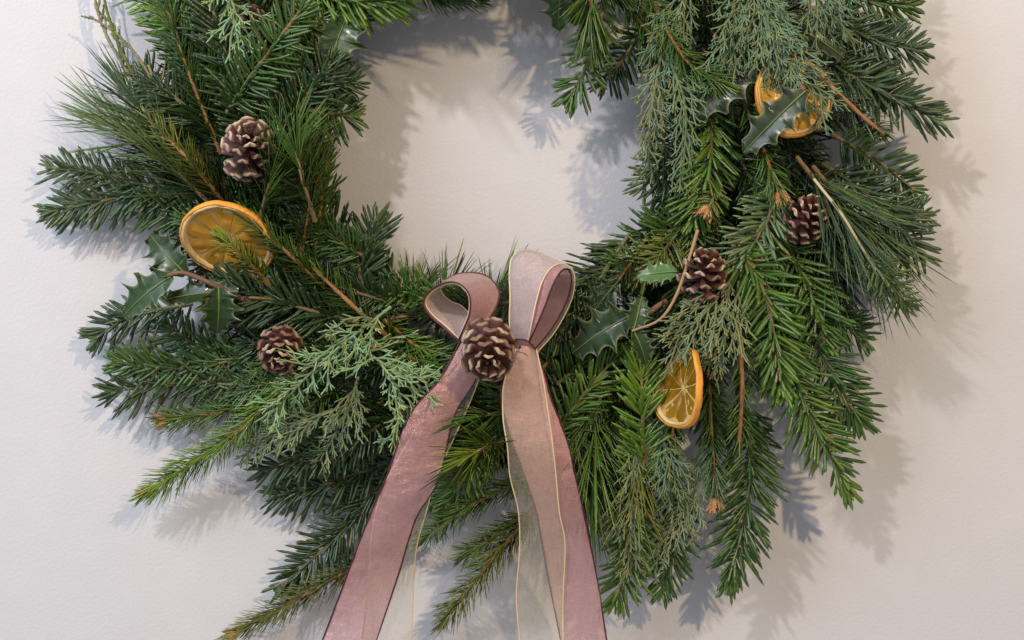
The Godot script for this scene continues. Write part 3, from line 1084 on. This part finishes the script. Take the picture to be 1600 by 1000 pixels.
	cone("shaded pine cone almost buried under the topmost pale cypress", at(392, 42, 60), Vector3(0.0, 0.6, 0.8), 0.016, 0.03, false, 1.25)
	# orange slices
	orange_slice("biggest dried orange slice, facing out beside the holly leaves", at(356, 376, 74), Vector3(-0.14, -0.66, 0.73), 0.0345, 0.2, 0.0015, 1.0)
	orange_slice("dried orange slice tilted edge on between fir and spruce sprigs", at(1068, 606, 90), Vector3(-0.88, 0.22, 0.36), 0.029, 0.5, 0.006, 0.55)
	orange_slice("dried orange slice mostly hidden behind a large holly leaf", at(1236, 152, 94), Vector3(0.1, 0.1, 0.95), 0.0285, 0.1, 0.008, 1.0)
	# ribbon bow
	var bow := thing("ribbon_bow", "sheer mauve and ivory ribbon bow with two loops and long tails", "ribbon bow", at(790, 545, 96))
	var wine := Color(0.07, 0.014, 0.022)
	var gold := Color(0.78, 0.62, 0.38)
	var zz := Vector3.ZERO
	strip("tail", bow, [[722, 528, 102], [688, 590, 104], [640, 650, 102], [602, 750, 94], [580, 800, 86], [542, 900, 66], [504, 1000, 54], [480, 1060, 50]],
		[[762, 520, 98], [744, 590, 98], [710, 650, 98], [685, 750, 92], [650, 810, 84], [622, 900, 68], [588, 1000, 56], [566, 1060, 52]], mats.mauve, wine, 0.002, zz)
	strip("tail", bow, [[724, 560, 92], [692, 610, 94], [650, 670, 92], [604, 750, 86], [592, 780, 80], [579, 850, 68], [577, 900, 58], [566, 1000, 46], [560, 1060, 44]],
		[[758, 560, 90], [742, 610, 90], [716, 670, 90], [684, 740, 84], [666, 800, 76], [652, 850, 66], [647, 900, 58], [642, 1000, 48], [636, 1060, 46]], mats.ivory, gold, 0.003, zz)
	strip("tail", bow, [[814, 541, 102], [789, 588, 106], [783, 625, 106], [800, 690, 102], [820, 745, 96], [838, 800, 86], [856, 900, 66], [876, 1000, 54], [886, 1060, 50]],
		[[832, 541, 100], [850, 582, 100], [862, 625, 100], [886, 690, 97], [899, 745, 92], [912, 800, 84], [932, 900, 66], [948, 1000, 56], [958, 1060, 52]], mats.mauve, wine, 0.002, zz)
	strip("tail", bow, [[806, 545, 106], [788, 596, 109], [786, 650, 107.5], [793, 700, 104.5], [797, 745, 99], [810, 800, 89.5], [812, 860, 78], [807, 930, 65], [812, 1000, 58], [818, 1060, 55]],
		[[838, 545, 102], [848, 590, 107], [856, 640, 107], [863, 690, 104.5], [869, 745, 98.5], [874, 800, 89.5], [883, 850, 80], [880, 930, 65.5], [880, 1000, 59], [884, 1060, 56]], mats.ivory_front, gold, 0.0, zz)
	var lf := [[717, 530, 102], [733, 492, 109], [734, 464, 111], [724, 448, 109], [710, 441, 105], [695, 442, 101], [678, 450, 96], [664, 464, 92], [662, 478, 90], [675, 497, 90], [692, 511, 92], [716, 532, 96]]
	var lb := [[758, 508, 92], [776, 478, 86], [780, 455, 80], [767, 436, 74], [748, 427, 70], [722, 427, 67], [702, 434, 65], [687, 447, 63], [690, 460, 62], [703, 472, 62], [722, 481, 66], [744, 505, 80]]
	strip("loop", bow, lf, lb, mats.mauve, wine, 0.0, zz)
	strip("loop", bow, inner(lf, lb, true), inner(lf, lb, false), mats.ivory_loop, gold, 0.0, zz)
	var rf := [[825, 538, 100], [838, 510, 109], [850, 482, 114], [864, 445, 116], [876, 425, 113], [886, 420, 106], [892, 428, 98], [892, 446, 92], [884, 474, 90], [862, 514, 92], [834, 548, 96]]
	var rb := [[806, 538, 90], [799, 505, 84], [800, 465, 79], [799, 425, 73], [805, 402, 68], [822, 393, 62], [846, 402, 57], [848, 432, 55], [843, 470, 58], [832, 510, 70], [815, 542, 84]]
	strip("loop", bow, rf, rb, mats.mauve, wine, 0.0, zz)
	var rf2 := [[824, 538, 101], [830, 508, 108], [838, 470, 109], [848, 438, 107], [862, 418, 103], [880, 412, 96], [896, 424, 93], [897, 450, 88], [889, 478, 86], [867, 518, 89], [838, 552, 94]]
	var rb2 := [[803, 538, 91], [796, 505, 85], [797, 465, 80], [796, 423, 73], [802, 400, 66], [820, 390, 59], [849, 399, 54], [851, 432, 52], [846, 470, 55], [835, 512, 67], [817, 545, 82]]
	strip("loop", bow, rf2, rb2, mats.ivory_loop, gold, 0.0, zz)
	# the wrap at the knot
	strip("knot", bow, [[742, 522, 98], [770, 528, 100], [800, 530, 103], [822, 532, 106], [836, 545, 103], [842, 556, 98]], [[742, 540, 98], [770, 548, 100], [800, 548, 102], [818, 552, 104], [828, 560, 102], [830, 566, 96]], mats.mauve, wine, 0.003, zz)

func crease(run: float, x: float, seed_by: float) -> float:
	# the sharp cross folds left from the roll, and slow waves between them
	var u := run / 0.036 + seed_by * 37.0 + 0.12 * x
	var fr := absf(fposmod(u, 1.0) - 0.5) * 2.0
	return 0.0011 * pow(fr, 5.0) * noise.get_noise_2d(floor(u) * 170.0, 40.0) * 2.0 + 0.0004 * sin(u * 2.1 + 2.0 * x)

func inner(a: Array, b: Array, first: bool) -> Array:
	# the second sheet of the loop, a little inside the first
	var c := Vector3.ZERO
	for k in a.size():
		c += Vector3(a[k][0] + b[k][0], a[k][1] + b[k][1], a[k][2] + b[k][2]) * 0.5
	c /= a.size()
	var out := []
	for k in a.size():
		var f := Vector3(a[k][0], a[k][1], a[k][2])
		var g := Vector3(b[k][0], b[k][1], b[k][2])
		var q := f.lerp(g, 0.04) if first else g.lerp(f, 0.02)
		var m := (f + g) * 0.5
		var toward := Vector3(c.x - m.x, c.y - m.y, 0).normalized()
		q += toward * 3.0
		out.append([q.x, q.y, q.z])
	return out
